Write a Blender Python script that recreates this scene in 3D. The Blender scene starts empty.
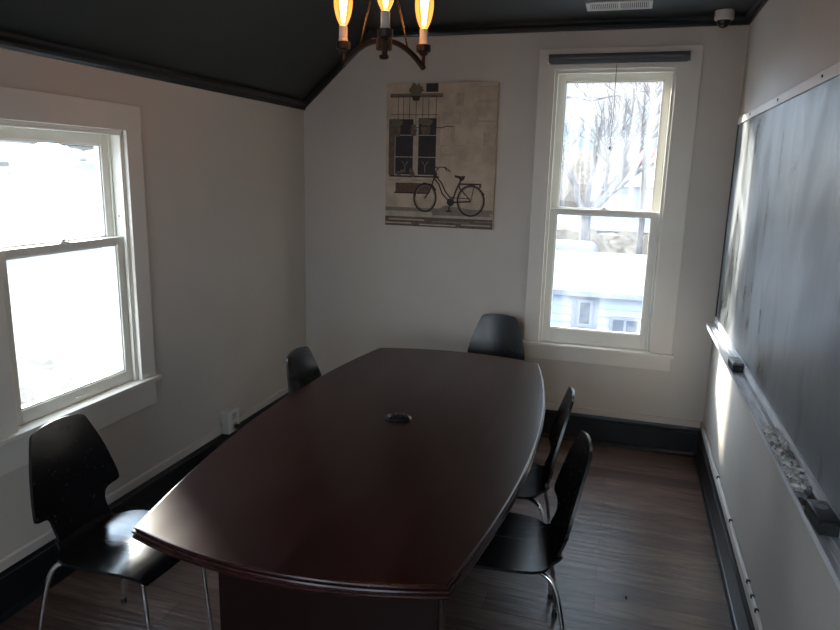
import bpy, bmesh, math, random
from mathutils import Vector, Matrix
random.seed(7)
C = bpy.context.scene.collection
PI = math.pi
# room (metres): X to the right along the back wall, Y towards it, Z up
L, R, D = -2.283, 0.582, 4.544
NEAR = -1.3
ZC = 2.74          # flat ceiling
XJ = -1.764        # where slope meets flat ceiling
ZS = 2.272         # slope meets left wall
WT = 0.16          # outer wall thickness

# ------------------------------------------------------------------ materials
def mat(name, col, rough=0.5, metal=0.0, spec=0.5, emit=None, estr=0.0, coat=0.0):
    m = bpy.data.materials.new(name); m.use_nodes = True
    b = m.node_tree.nodes['Principled BSDF']
    b.inputs['Base Color'].default_value = (*col, 1)
    b.inputs['Roughness'].default_value = rough
    b.inputs['Metallic'].default_value = metal
    b.inputs['Specular IOR Level'].default_value = spec
    b.inputs['Coat Weight'].default_value = coat
    if emit:
        b.inputs['Emission Color'].default_value = (*emit, 1)
        b.inputs['Emission Strength'].default_value = estr
    return m
def nodes(m):
    nt = m.node_tree
    return nt, nt.nodes, nt.links, nt.nodes['Principled BSDF']
def noisy(name, c1, c2, scale=(5, 5, 5), detail=6, rough=0.5, r2=None, bump=0.0, lo=0.35, hi=0.65, spec=0.5, metal=0, nscale=1.0, coat=0.0, bscale=None, bdist=.01):
    m = mat(name, c1, rough, metal, spec, coat=coat); nt, N, K, b = nodes(m)
    tc = N.new('ShaderNodeTexCoord'); mp = N.new('ShaderNodeMapping'); mp.inputs['Scale'].default_value = scale
    K.new(tc.outputs['Object'], mp.inputs['Vector'])
    n = N.new('ShaderNodeTexNoise'); n.inputs['Scale'].default_value = nscale; n.inputs['Detail'].default_value = detail
    K.new(mp.outputs[0], n.inputs['Vector'])
    r = N.new('ShaderNodeValToRGB'); r.color_ramp.elements[0].position = lo; r.color_ramp.elements[1].position = hi
    r.color_ramp.elements[0].color = (*c1, 1); r.color_ramp.elements[1].color = (*c2, 1)
    K.new(n.outputs['Fac'], r.inputs[0]); K.new(r.outputs[0], b.inputs['Base Color'])
    if r2 is not None:
        q = N.new('ShaderNodeMapRange'); q.inputs['To Min'].default_value = rough; q.inputs['To Max'].default_value = r2
        q.inputs['From Min'].default_value = lo; q.inputs['From Max'].default_value = hi
        K.new(n.outputs['Fac'], q.inputs['Value']); K.new(q.outputs[0], b.inputs['Roughness'])
    if bump:
        bp = N.new('ShaderNodeBump'); bp.inputs['Strength'].default_value = bump; bp.inputs['Distance'].default_value = bdist
        if bscale:
            n2 = N.new('ShaderNodeTexNoise'); n2.inputs['Scale'].default_value = bscale; K.new(tc.outputs['Object'], n2.inputs['Vector'])
            K.new(n2.outputs['Fac'], bp.inputs['Height'])
        else: K.new(n.outputs['Fac'], bp.inputs['Height'])
        K.new(bp.outputs[0], b.inputs['Normal'])
    return m

M = {}
M['wall'] = noisy('wall_paint', (.575, .53, .475), (.605, .56, .505), (2, 2, 2), rough=.55, bump=.15, bscale=160, bdist=.002)
M['ceil'] = noisy('ceiling_paint', (.019, .027, .029), (.024, .033, .035), (3, 3, 3), rough=.5)
M['navy'] = noisy('dark_trim_paint', (.005, .008, .011), (.008, .011, .015), (4, 4, 4), rough=.3)
M['trim'] = noisy('cream_trim_paint', (.71, .665, .595), (.75, .705, .635), (3, 3, 3), rough=.42)
M['sash'] = noisy('sash_paint', (.76, .74, .67), (.80, .78, .71), (6, 6, 6), rough=.38)
M['white'] = mat('white_plastic', (.7, .69, .66), .4)
M['offwhite'] = mat('ivory_plastic', (.50, .47, .42), .45)
M['black'] = mat('black_plastic', (.012, .012, .013), .35)
M['chrome'] = mat('chrome', (.75, .75, .75), .16, 1.0)
M['blind'] = mat('charcoal_blind_fabric', (.10, .11, .125), .5)
M['chair'] = noisy('black_stained_ply', (.006, .006, .007), (.011, .011, .012), (4, 60, 60), rough=.21, r2=.28, lo=.3, hi=.7, spec=.42)
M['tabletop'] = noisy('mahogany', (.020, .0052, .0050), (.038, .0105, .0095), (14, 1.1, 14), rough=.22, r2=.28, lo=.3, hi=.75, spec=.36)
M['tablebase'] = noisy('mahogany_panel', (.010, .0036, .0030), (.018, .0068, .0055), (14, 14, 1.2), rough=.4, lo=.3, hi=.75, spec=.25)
M['bronze'] = mat('dark_bronze', (.045, .028, .022), .42, .7)
M['candle'] = mat('candle_sleeve', (.80, .72, .62), .5)
M['gun'] = mat('glossy_black', (.014, .016, .02), .12)
M['lens'] = mat('dark_dome', (.01, .01, .012), .06)
M['felt'] = noisy('eraser_felt', (.014, .014, .015), (.03, .03, .03), (40, 40, 40), rough=.95)
M['eraser_top'] = noisy('eraser_back', (.10, .10, .105), (.22, .22, .22), (30, 30, 30), rough=.3)
M['tray'] = noisy('dusty_tray', (.62, .63, .65), (.82, .83, .85), (60, 6, 60), rough=.4, lo=.4, hi=.6)

# floor: embossed dark planks running along X
def floor_mat():
    m = mat('dark_plank_floor', (.03, .02, .016), .4); nt, N, K, b = nodes(m)
    tc = N.new('ShaderNodeTexCoord')
    br = N.new('ShaderNodeTexBrick'); br.inputs['Scale'].default_value = 1.0; br.offset = .37; br.squash = 1
    br.inputs['Brick Width'].default_value = 1.22; br.inputs['Row Height'].default_value = .125
    br.inputs['Mortar Size'].default_value = .0015; br.inputs['Mortar Smooth'].default_value = .3; br.inputs['Bias'].default_value = 0
    br.inputs['Color1'].default_value = (.070, .043, .036, 1); br.inputs['Color2'].default_value = (.175, .118, .100, 1); br.inputs['Mortar'].default_value = (.009, .007, .006, 1)
    K.new(tc.outputs['Object'], br.inputs['Vector'])
    mp = N.new('ShaderNodeMapping'); mp.inputs['Scale'].default_value = (2.2, 20, 1)
    K.new(tc.outputs['Object'], mp.inputs['Vector'])
    n = N.new('ShaderNodeTexNoise'); n.inputs['Scale'].default_value = 1.3; n.inputs['Detail'].default_value = 8; n.inputs['Distortion'].default_value = 1.6
    K.new(mp.outputs[0], n.inputs['Vector'])
    w = N.new('ShaderNodeTexWave'); w.wave_type = 'BANDS'; w.bands_direction = 'Y'; w.inputs['Scale'].default_value = 2.2; w.inputs['Distortion'].default_value = 22; w.inputs['Detail'].default_value = 3; w.inputs['Detail Scale'].default_value = .8
    mp2 = N.new('ShaderNodeMapping'); mp2.inputs['Scale'].default_value = (.5, 2.2, 1); K.new(tc.outputs['Object'], mp2.inputs['Vector']); K.new(mp2.outputs[0], w.inputs['Vector'])
    r = N.new('ShaderNodeValToRGB'); r.color_ramp.elements[0].position = .3; r.color_ramp.elements[1].position = .7
    r.color_ramp.elements[0].color = (.45, .45, .45, 1); r.color_ramp.elements[1].color = (1.35, 1.3, 1.25, 1)
    K.new(n.outputs['Fac'], r.inputs[0])
    mx = N.new('ShaderNodeMix'); mx.data_type = 'RGBA'; mx.blend_type = 'MULTIPLY'; mx.inputs[0].default_value = 1
    K.new(br.outputs['Color'], mx.inputs[6]); K.new(r.outputs[0], mx.inputs[7]); K.new(mx.outputs[2], b.inputs['Base Color'])
    ad = N.new('ShaderNodeMath'); ad.operation = 'MULTIPLY_ADD'; ad.inputs[1].default_value = .35
    K.new(w.outputs['Fac'], ad.inputs[0]); K.new(n.outputs['Fac'], ad.inputs[2])
    bp = N.new('ShaderNodeBump'); bp.inputs['Strength'].default_value = .42; bp.inputs['Distance'].default_value = .0045
    K.new(ad.outputs[0], bp.inputs['Height'])
    bp2 = N.new('ShaderNodeBump'); bp2.inputs['Strength'].default_value = .5; bp2.inputs['Distance'].default_value = .002; bp2.invert = True
    K.new(br.outputs['Fac'], bp2.inputs['Height']); K.new(bp.outputs[0], bp2.inputs['Normal']); K.new(bp2.outputs[0], b.inputs['Normal'])
    q = N.new('ShaderNodeMapRange'); q.inputs['To Min'].default_value = .30; q.inputs['To Max'].default_value = .44; K.new(n.outputs['Fac'], q.inputs['Value']); K.new(q.outputs[0], b.inputs['Roughness'])
    return m
M['floor'] = floor_mat()

# dusty chalkboard: vertical eraser sweeps of chalk haze
def board_mat():
    m = mat('chalkboard_slate', (.05, .055, .055), .5, spec=.8); nt, N, K, b = nodes(m)
    tc = N.new('ShaderNodeTexCoord')
    def nz(sc, s, d, dist=0):
        mp = N.new('ShaderNodeMapping'); mp.inputs['Scale'].default_value = sc; K.new(tc.outputs['Object'], mp.inputs['Vector'])
        n = N.new('ShaderNodeTexNoise'); n.inputs['Scale'].default_value = s; n.inputs['Detail'].default_value = d; n.inputs['Distortion'].default_value = dist
        K.new(mp.outputs[0], n.inputs['Vector']); return n.outputs['Fac']
    a = nz((1, 3.2, .9), 1.4, 6, 1.6); c = nz((1, 1.5, 1.3), 1.3, 4, .8); f = nz((1, 34, 2.5), 1.5, 4, .5)
    s1 = N.new('ShaderNodeMath'); s1.operation = 'MULTIPLY_ADD'; s1.inputs[1].default_value = .8; K.new(a, s1.inputs[0]); K.new(c, s1.inputs[2])
    s2 = N.new('ShaderNodeMath'); s2.operation = 'MULTIPLY_ADD'; s2.inputs[1].default_value = .16; K.new(f, s2.inputs[0]); K.new(s1.outputs[0], s2.inputs[2])
    r = N.new('ShaderNodeValToRGB'); e = r.color_ramp.elements
    e[0].position = .80; e[0].color = (.030, .037, .038, 1); e[1].position = 1.12; e[1].color = (.21, .23, .24, 1)
    K.new(s2.outputs[0], r.inputs[0]); K.new(r.outputs[0], b.inputs['Base Color'])
    q = N.new('ShaderNodeMapRange'); q.inputs['From Min'].default_value = .7; q.inputs['From Max'].default_value = 1.2; q.inputs['To Min'].default_value = .24; q.inputs['To Max'].default_value = .42
    K.new(s2.outputs[0], q.inputs['Value']); K.new(q.outputs[0], b.inputs['Roughness'])
    return m
M['board'] = board_mat()

# window glass with a film of dried dirt that catches daylight
def glass_mat(name, sc, lo, hi, amt, base):
    m = bpy.data.materials.new(name); m.use_nodes = True; nt = m.node_tree; N, K = nt.nodes, nt.links; N.clear()
    out = N.new('ShaderNodeOutputMaterial'); tr = N.new('ShaderNodeBsdfTransparent'); tl = N.new('ShaderNodeBsdfTranslucent'); gl = N.new('ShaderNodeBsdfGlossy')
    gl.inputs['Roughness'].default_value = .03; tl.inputs['Color'].default_value = (.93, .94, .96, 1)
    tc = N.new('ShaderNodeTexCoord'); mp = N.new('ShaderNodeMapping'); mp.inputs['Scale'].default_value = sc; K.new(tc.outputs['Object'], mp.inputs['Vector'])
    n = N.new('ShaderNodeTexNoise'); n.inputs['Scale'].default_value = 1; n.inputs['Detail'].default_value = 7; n.inputs['Distortion'].default_value = .8; K.new(mp.outputs[0], n.inputs['Vector'])
    q = N.new('ShaderNodeMapRange'); q.inputs['From Min'].default_value = lo; q.inputs['From Max'].default_value = hi; q.inputs['To Min'].default_value = base; q.inputs['To Max'].default_value = amt
    K.new(n.outputs['Fac'], q.inputs['Value'])
    m1 = N.new('ShaderNodeMixShader'); K.new(q.outputs[0], m1.inputs[0]); K.new(tr.outputs[0], m1.inputs[1]); K.new(tl.outputs[0], m1.inputs[2])
    m2 = N.new('ShaderNodeMixShader'); m2.inputs[0].default_value = .015; K.new(m1.outputs[0], m2.inputs[1]); K.new(gl.outputs[0], m2.inputs[2])
    K.new(m2.outputs[0], out.inputs['Surface']); return m
M['glass_up'] = glass_mat('streaky_glass', (22, 22, 2.2), .42, .68, .085, .02)
M['glass_low'] = glass_mat('dusty_glass', (6, 6, 6), .4, .7, .045, .012)
M['glass_left'] = glass_mat('hazy_glass', (5, 5, 5), .4, .7, .10, .04)
M['glass_wipe'] = glass_mat('wiped_glass', (3, 3, 14), .42, .66, .16, .03)

# ------------------------------------------------------------------ mesh helpers
def obj(name, bm, m, parent=None, smooth=False):
    me = bpy.data.meshes.new(name); bmesh.ops.recalc_face_normals(bm, faces=bm.faces[:]); bm.to_mesh(me); bm.free()
    ms = m if isinstance(m, (list, tuple)) else [m]
    for k in ms: me.materials.append(k)
    if smooth:
        me.polygons.foreach_set('use_smooth', [True]*len(me.polygons))
    o = bpy.data.objects.new(name, me); C.objects.link(o)
    if smooth == 'auto':
        try: me.set_sharp_from_angle(angle=math.radians(35))
        except Exception: pass
    if parent is not None: o.parent = parent
    return o
def tag(o, label, cat, group=None, kind=None):
    o['label'] = label; o['category'] = cat
    if group: o['group'] = group
    if kind: o['kind'] = kind
    return o
def struct(o, label=None):
    o['kind'] = 'structure'
    if label: o['label'] = label
    return o
def empty(name, loc=(0, 0, 0), rz=0):
    o = bpy.data.objects.new(name, None); C.objects.link(o); o.location = loc; o.rotation_euler = (0, 0, rz); o.empty_display_size = .05; return o
def NB(): return bmesh.new()
def box(bm, x0, x1, y0, y1, z0, z1, bev=0, seg=2, mi=0):
    t = bmesh.new(); bmesh.ops.create_cube(t, size=1)
    for v in t.verts: v.co = Vector(((x0+x1)/2+v.co.x*(x1-x0), (y0+y1)/2+v.co.y*(y1-y0), (z0+z1)/2+v.co.z*(z1-z0)))
    if bev: bmesh.ops.bevel(t, geom=t.edges[:], offset=bev, segments=seg, affect='EDGES', profile=.5)
    merge(bm, t, mi=mi); return bm
def merge(bm, t, mt=None, mi=0):
    vm = {}
    for v in t.verts: vm[v] = bm.verts.new(mt @ v.co if mt else v.co)
    for f in t.faces:
        try:
            g = bm.faces.new([vm[v] for v in f.verts]); g.material_index = mi
        except ValueError: pass
    t.free()
def prism(bm, pts, fn, a, b, mi=0):
    """pts: 2-D outline; fn(p, q, t) -> 3-D; extruded from t=a to t=b"""
    A = [bm.verts.new(fn(p, q, a)) for p, q in pts]; B = [bm.verts.new(fn(p, q, b)) for p, q in pts]
    n = len(pts); bm.faces.new(A).material_index = mi; bm.faces.new(B[::-1]).material_index = mi
    for i in range(n): bm.faces.new((A[i], B[i], B[(i+1) % n], A[(i+1) % n])).material_index = mi
def tube(bm, pts, r, n=10, cap=True, smooth_pts=0):
    pts = [Vector(p) for p in pts]
    for _ in range(smooth_pts):
        q = [pts[0]]
        for a, b in zip(pts[:-1], pts[1:]): q += [a*.75+b*.25, a*.25+b*.75]
        q.append(pts[-1]); pts = q
    rs = r if isinstance(r, (list, tuple)) else None
    up = None; rings = []
    for i, p in enumerate(pts):
        d = (pts[min(i+1, len(pts)-1)]-pts[max(i-1, 0)]).normalized()
        if up is None:
            up = d.orthogonal().normalized()
        up = (up-d*up.dot(d)).normalized(); s = d.cross(up)
        rad = rs[min(int(i/(len(pts)-1)*(len(rs)-1)+.5), len(rs)-1)] if rs else r
        rings.append([bm.verts.new(p+(up*math.cos(2*PI*k/n)+s*math.sin(2*PI*k/n))*rad) for k in range(n)])
    for a, b in zip(rings[:-1], rings[1:]):
        for k in range(n): bm.faces.new((a[k], a[(k+1) % n], b[(k+1) % n], b[k]))
    if cap: bm.faces.new(rings[0][::-1]); bm.faces.new(rings[-1])
    return bm
def lathe(bm, prof, n=24, c=(0, 0, 0), axis='z'):
    rings = []; c = Vector(c)
    for r, z in prof:
        ring = []
        for k in range(n):
            a = 2*PI*k/n; v = Vector((r*math.cos(a), r*math.sin(a), z))
            if axis == 'x': v = Vector((z, v.x, v.y))
            if axis == 'y': v = Vector((v.x, z, v.y))
            ring.append(bm.verts.new(c+v))
        rings.append(ring)
    for a, b in zip(rings[:-1], rings[1:]):
        for k in range(n): bm.faces.new((a[k], a[(k+1) % n], b[(k+1) % n], b[k]))
    bm.faces.new(rings[0][::-1]); bm.faces.new(rings[-1]); return bm

# ------------------------------------------------------------------ room shell
b = NB(); box(b, L-WT, R+.1, NEAR-WT, D+WT, -.1, 0); struct(obj('floor', b, M['floor']))
XZ = lambda y0, y1: None
fy = lambda p, q, t: (p, t, q)      # outline in XZ, extruded along Y
fx = lambda p, q, t: (t, p, q)      # outline in YZ, extruded along X
# back window opening / left window opening
BW = dict(u0=-.520, u1=.212, z0=.655, z1=2.455)
LW = dict(u0=1.955, u1=2.692, z0=.722, z1=1.957)
zsl = lambda x: ZS+(x-L)*(ZC-ZS)/(XJ-L)
# back wall
b = NB()
prism(b, [(L, 0), (BW['u0'], 0), (BW['u0'], ZC+.05), (XJ-.03, ZC+.05), (L, ZS+.08)], fy, D, D+WT)
prism(b, [(BW['u1'], 0), (R+.1, 0), (R+.1, ZC+.05), (BW['u1'], ZC+.05)], fy, D, D+WT)
prism(b, [(BW['u0'], 0), (BW['u1'], 0), (BW['u1'], BW['z0']), (BW['u0'], BW['z0'])], fy, D, D+WT)
prism(b, [(BW['u0'], BW['z1']), (BW['u1'], BW['z1']), (BW['u1'], ZC+.05), (BW['u0'], ZC+.05)], fy, D, D+WT)
struct(obj('wall_back', b, M['wall']))
# left wall (short knee wall under the slope)
b = NB(); zt = ZS+.03
prism(b, [(NEAR, 0), (LW['u0'], 0), (LW['u0'], zt), (NEAR, zt)], fx, L-WT, L)
prism(b, [(LW['u1'], 0), (D+WT, 0), (D+WT, zt), (LW['u1'], zt)], fx, L-WT, L)
prism(b, [(LW['u0'], 0), (LW['u1'], 0), (LW['u1'], LW['z0']), (LW['u0'], LW['z0'])], fx, L-WT, L)
prism(b, [(LW['u0'], LW['z1']), (LW['u1'], LW['z1']), (LW['u1'], zt), (LW['u0'], zt)], fx, L-WT, L)
struct(obj('wall_left', b, M['wall']))
b = NB(); box(b, R, R+.1, NEAR, D, 0, ZC+.05); struct(obj('wall_right', b, M['wall']))
FILL_NW = [dict(u0=-1.62, u1=-.885, z0=.655, z1=2.455), dict(u0=-.58, u1=.155, z0=.655, z1=2.455)]  # openings added in the unseen near wall to let in extra daylight
b = NB()
prism(b, [(L-WT, 0), (FILL_NW[0]['u0'], 0), (FILL_NW[0]['u0'], ZC+.05), (XJ-.03, ZC+.05), (L-WT, ZS)], fy, NEAR-WT, NEAR)
prism(b, [(FILL_NW[0]['u1'], 0), (FILL_NW[1]['u0'], 0), (FILL_NW[1]['u0'], ZC+.05), (FILL_NW[0]['u1'], ZC+.05)], fy, NEAR-WT, NEAR)
prism(b, [(FILL_NW[1]['u1'], 0), (R+.1, 0), (R+.1, ZC+.05), (FILL_NW[1]['u1'], ZC+.05)], fy, NEAR-WT, NEAR)
for q_ in FILL_NW:
    prism(b, [(q_['u0'], 0), (q_['u1'], 0), (q_['u1'], q_['z0']), (q_['u0'], q_['z0'])], fy, NEAR-WT, NEAR)
    prism(b, [(q_['u0'], q_['z1']), (q_['u1'], q_['z1']), (q_['u1'], ZC+.05), (q_['u0'], ZC+.05)], fy, NEAR-WT, NEAR)
struct(obj('wall_near', b, M['wall']))
b = NB()
prism(b, [(L, ZS), (XJ, ZC), (R+.1, ZC), (R+.1, ZC+.12), (XJ-.05, ZC+.12), (L-WT, ZS+.08), (L-WT, ZS)], fy, NEAR-WT, D+WT)
struct(obj('ceiling', b, M['ceil']))

# crown strips (dark), stepped
CRN = [(0, 0), (.012, 0), (.016, .012), (.016, .026), (.030, .040), (.030, .056), (0, .056)]
b = NB(); prism(b, [(L+d, ZS-.058+z) for d, z in CRN], fy, NEAR, D); struct(obj('trim_1', b, M['navy']))
b = NB()  # back wall: along the slope then along the flat ceiling
A = [(L, ZS-.058), (XJ+.001, ZC-.058), (R, ZC-.058)]
rows = []
for (x, z) in A: rows.append([b.verts.new((x, D-d, z+h)) for d, h in CRN])
for r0, r1 in zip(rows[:-1], rows[1:]):
    for k in range(len(CRN)): b.faces.new((r0[k], r1[k], r1[(k+1) % len(CRN)], r0[(k+1) % len(CRN)]))
b.faces.new(rows[0]); b.faces.new(rows[-1][::-1])
struct(obj('trim_2', b, M['navy']))
b = NB(); prism(b, [(R-d, ZC-.058+z) for d, z in CRN], fy, NEAR, D); struct(obj('trim_3', b, M['navy']))

# baseboards with shoe moulding and a painted cable strip above
BB = [(0, 0), (.032, 0), (.032, .012), (.024, .024), (.018, .026), (.018, .158), (.026, .164), (.026, .178), (.020, .184), (.014, .200), (0, .200)]
ST = [(0, .200), (.013, .200), (.013, .238), (.008, .244), (0, .244)]
for nm, tn, f in (('baseboard_left', 'trim_4', lambda P: ([(L+d, z) for d, z in P], fy, NEAR, D)),
                  ('baseboard_right', 'trim_5', lambda P: ([(R-d, z) for d, z in P], fy, NEAR, D)),
                  ('baseboard_back', 'trim_6', lambda P: ([(D-d, z) for d, z in P], fx, L, R))):
    b = NB(); prism(b, *f(BB)); struct(obj(nm, b, M['navy']))
    b = NB(); prism(b, *f(ST)); struct(obj(tn, b, M['wall'] if tn != 'trim_5' else M['trim']))
# dark quarter round at the foot (thin pale dusty line on its top edge)
# ------------------------------------------------------------------ windows
def window(name, W, tr, ztop, zstool, zapron, zmeet, zglt, zglb, gup, glow, cr=.098):
    """tr(u, w, z): u along the wall, w into the room (-) / outwards (+)"""
    root = empty(name, tr((W['u0']+W['u1'])/2, 0, zstool)); struct(root)
    inv = Vector(root.location)
    def bx(b, u0, u1, w0, w1, z0, z1, bev=0.0):
        p, q = Vector(tr(u0, w0, z0))-inv, Vector(tr(u1, w1, z1))-inv
        box(b, min(p.x, q.x), max(p.x, q.x), min(p.y, q.y), max(p.y, q.y), min(p.z, q.z), max(p.z, q.z), bev)
    u0, u1, z1 = W['u0'], W['u1'], W['z1']; cw = .098
    for s, (a, c) in enumerate(((u0-cw, u0+.004), (u1-.004, u1+cr))):
        b = NB(); bx(b, a, c, -.020, 0, zstool, z1+.002, .002); obj('side_casing', b, M['trim'], root)
    b = NB(); bx(b, u0-cw, u1+cr, -.022, 0, z1, ztop, .002); obj('head_casing', b, M['trim'], root)
    b = NB(); bx(b, u0-cw-.022, u1+cr+.014, -.048, 0, zstool-.022, zstool, .003); bx(b, u0, u1, -.001, .035, zstool-.022, zstool); obj('window_stool', b, M['trim'], root)
    b = NB(); bx(b, u0-cw, u1+cr, -.018, 0, zapron, zstool-.022, .002); obj('apron', b, M['trim'], root)
    # jambs, head, stops, outer sill
    b = NB()
    bx(b, u0-.002, u0+.012, 0, WT, W['z0'], z1); bx(b, u1-.012, u1+.002, 0, WT, W['z0'], z1); bx(b, u0, u1, 0, WT, z1-.012, z1+.002)
    bx(b, u0, u1, .035, WT+.04, W['z0']-.01, W['z0']+.018)
    for a, c in ((u0+.012, u0+.024), (u1-.024, u1-.012)):
        bx(b, a, c, .002, .020, zstool, z1-.012, .003)
        bx(b, a, c-.004 if a > 0 else c, .066, .074, zstool, z1-.012)
    bx(b, u0+.012, u1-.012, .002, .020, z1-.024, z1-.012, .003)
    obj('jamb', b, M['sash'], root)
    def sash(w0, w1, za, zb, sb, stt, sid, gm, nm):
        b = NB(); a, c = u0+.013, u1-.013
        bx(b, a, a+sid, w0, w1, za, zb, .0025); bx(b, c-sid, c, w0, w1, za, zb, .0025)
        bx(b, a+sid-.001, c-sid+.001, w0, w1, za, za+sb, .0025); bx(b, a+sid-.001, c-sid+.001, w0, w1, zb-stt, zb, .0025)
        # inner bead
        for p, q, r, t in ((a+sid, a+sid+.007, za+sb, zb-stt), (c-sid-.007, c-sid, za+sb, zb-stt), (a+sid, c-sid, za+sb, za+sb+.007), (a+sid, c-sid, zb-stt-.007, zb-stt)):
            bx(b, p, q, w0+.007, w1-.004, r, t)
        f = obj(nm, b, M['sash'], root)
        b = NB(); wm = (w0+w1)/2; bx(b, a+sid-.004, c-sid+.004, wm-.0015, wm+.0015, za+sb-.004, zb-stt+.004); obj('glass_pane', b, gm, f)
        return f
    lo = sash(.022, .062, zstool+.001, zmeet+.034, zglb-zstool, .034, .052, glow, 'lower_sash')
    up = sash(.076, .114, zmeet, z1-.012, .034, z1-.012-zglt, .052, gup, 'upper_sash')
    # sash lock on the meeting rail
    b = NB(); um = (u0+u1)/2; bx(b, um-.025, um+.025, .025, .055, zmeet+.034, zmeet+.040, .002); bx(b, um-.012, um+.012, .03, .05, zmeet+.040, zmeet+.052, .004); obj('sash_lock', b, M['sash'], lo)
    b = NB(); bx(b, um-.03, um+.03, .010, .022, zstool+.02, zstool+.028, .003); obj('sash_lift', b, M['sash'], lo)
    return root
wb = window('window_1', BW, lambda u, w, z: (u, D+w, z), 2.578, .678, .563, 1.553, 2.392, .775, M['glass_up'], M['glass_low'], .134)
wl = window('window_2', LW, lambda u, w, z: (L-w, u, z), 2.075, .745, .592, 1.430, 1.890, .803, M['glass_wipe'], M['glass_left'])
for i_, q_ in enumerate(FILL_NW): window('window_%d' % (3+i_), q_, lambda u, w, z: (u, NEAR-w, z), 2.578, .678, .563, 1.553, 2.392, .775, M['glass_low'], M['glass_low'])  # added windows behind the camera, there to brighten the room
# pin in the left window jamb
b = NB(); lathe(b, [(.003, 0), (.003, .003), (.001, .004)], 8, (0, 0, 0), 'y'); o = obj('jamb_pin', b, M['black'], wl); o.location = Vector((L-.045, LW['u1']-.0125-.004, 1.56))-Vector(wl.location)

# roller blind rolled up on the head casing
rb = empty('roller_blind', (-.14, D-.022, 2.512)); tag(rb, 'rolled-up charcoal roller blind across the top of the tall window', 'blind')
b = NB(); lathe(b, [(.006, -.414), (.0275, -.413), (.0277, .413), (.006, .414)], 24, (0, -.034, 0), 'x'); obj('fabric_roll', b, M['blind'], rb, 'auto')
b = NB(); box(b, -.400, .400, -.062, -.054, -.036, -.014, .002); obj('hem_bar', b, M['blind'], rb)
for s in (-1, 1):
    b = NB(); box(b, s*.420-.005, s*.420+.005, -.062, 0, -.026, .028, .003); obj('bracket', b, M['white'], rb)
# cord with a bead hanging in front of the upper sash
pc = empty('pull_cord', (-.142, D-.03, 2.455)); tag(pc, 'thin dark pull cord with a black bead hanging in the tall window', 'cord')
b = NB(); tube(b, [(0, 0, .02), (-.001, .004, -.10), (.002, .004, -.25), (-.004, .006, -.470)], .0022, 6, smooth_pts=1); obj('string', b, M['blind'], pc)
b = NB(); bmesh.ops.create_uvsphere(b, u_segments=12, v_segments=8, radius=.0095, matrix=Matrix.Translation((-.004, .006, -.478))); obj('bead', b, M['black'], pc, True)

# ------------------------------------------------------------------ chalkboard + tray (right wall)
cb = empty('chalkboard', (R, 2.6, .975)); tag(cb, 'long dusty dark chalkboard fixed on the right wall', 'chalkboard')
Y0, Y1 = -.3, 4.375
def rel(o, root): o.location = -Vector(root.location); return o
b = NB(); box(b, R-.014, R-.0005, Y0, Y1, .978, 2.112); rel(obj('slate', b, M['board'], cb), cb)
b = NB(); box(b, R-.022, R-.0005, Y0, Y1+.01, 2.112, 2.150, .002); rel(obj('top_rail', b, M['trim'], cb), cb)
b = NB(); box(b, R-.020, R-.0005, Y1, Y1+.02, .95, 2.112, .002); rel(obj('end_rail', b, M['navy'], cb), cb)
b = NB(); box(b, R-.022, R-.0005, Y0, Y1, .947, .980, .002); rel(obj('bottom_rail', b, M['tray'], cb), cb)
for y, z in ((3.25, 2.133), (3.95, 2.133), (2.55, 2.133)):
    b = NB(); lathe(b, [(.005, 0), (.005, -.003), (.002, -.004)], 8, (R-.0215, y, z), 'x'); rel(obj('screw', b, M['black'], cb), cb)
# chalk writing left over
def ribbon(bm, pts, w, fn, mi=0, closed=False):
    n = len(pts); pr = None; first = None
    for i, (x, y) in enumerate(pts):
        a = pts[(i-1) % n] if closed else pts[max(i-1, 0)]; c = pts[(i+1) % n] if closed else pts[min(i+1, n-1)]
        dx, dy = c[0]-a[0], c[1]-a[1]; l = math.hypot(dx, dy) or 1; nx, ny = -dy/l*w/2, dx/l*w/2
        e = (bm.verts.new(fn(x+nx, y+ny)), bm.verts.new(fn(x-nx, y-ny)))
        if pr: bm.faces.new((pr[0], pr[1], e[1], e[0])).material_index = mi
        else: first = e
        pr = e
    if closed: bm.faces.new((pr[0], pr[1], first[1], first[0])).material_index = mi
M['chalkmark'] = mat('chalk_mark', (.34, .36, .37), .9)
b = NB(); rg = random.Random(3)
for k in range(46):
    y = rg.uniform(1.35, 2.6); z = rg.uniform(1.02, 1.75) if k % 3 else rg.uniform(1.0, 1.35)
    pts = []; a = rg.uniform(-PI, PI); x0, z0 = y, z
    for i in range(rg.randint(4, 14)):
        pts.append((x0, z0)); a += rg.uniform(-.9, .9); x0 += .009*math.cos(a)*.6; z0 += .012*math.sin(a)-.002
    ribbon(b, pts, rg.uniform(.0018, .0030), lambda p, q: (R-.0145, p, q))
rel(obj('chalk_marks', b, M['chalkmark'], cb), cb)['kind'] = 'stuff'

tr_ = empty('chalk_tray', (R-.03, 2.6, .93)); tag(tr_, 'long pale dusty chalk tray along the foot of the chalkboard', 'tray')
TR = [(.0, .920), (.066, .920), (.072, .926), (.072, .946), (.069, .946), (.066, .936), (.050, .935), (.049, .938), (.046, .938), (.045, .935), (.032, .935), (.031, .938), (.028, .938), (.027, .935), (.003, .935), (.003, .9465), (.0, .9465)]
b = NB(); prism(b, [(R-.0005-d, z) for d, z in TR], fy, Y0, 4.30); rel(obj('ledge', b, M['tray'], tr_), tr_)
b = NB(); prism(b, [(R-.0005, .925), (R-.073, .925), (R-.073, .9468), (R-.0005, .9468)], fy, 4.30, 4.306); rel(obj('end_cap', b, M['trim'], tr_), tr_)

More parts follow.
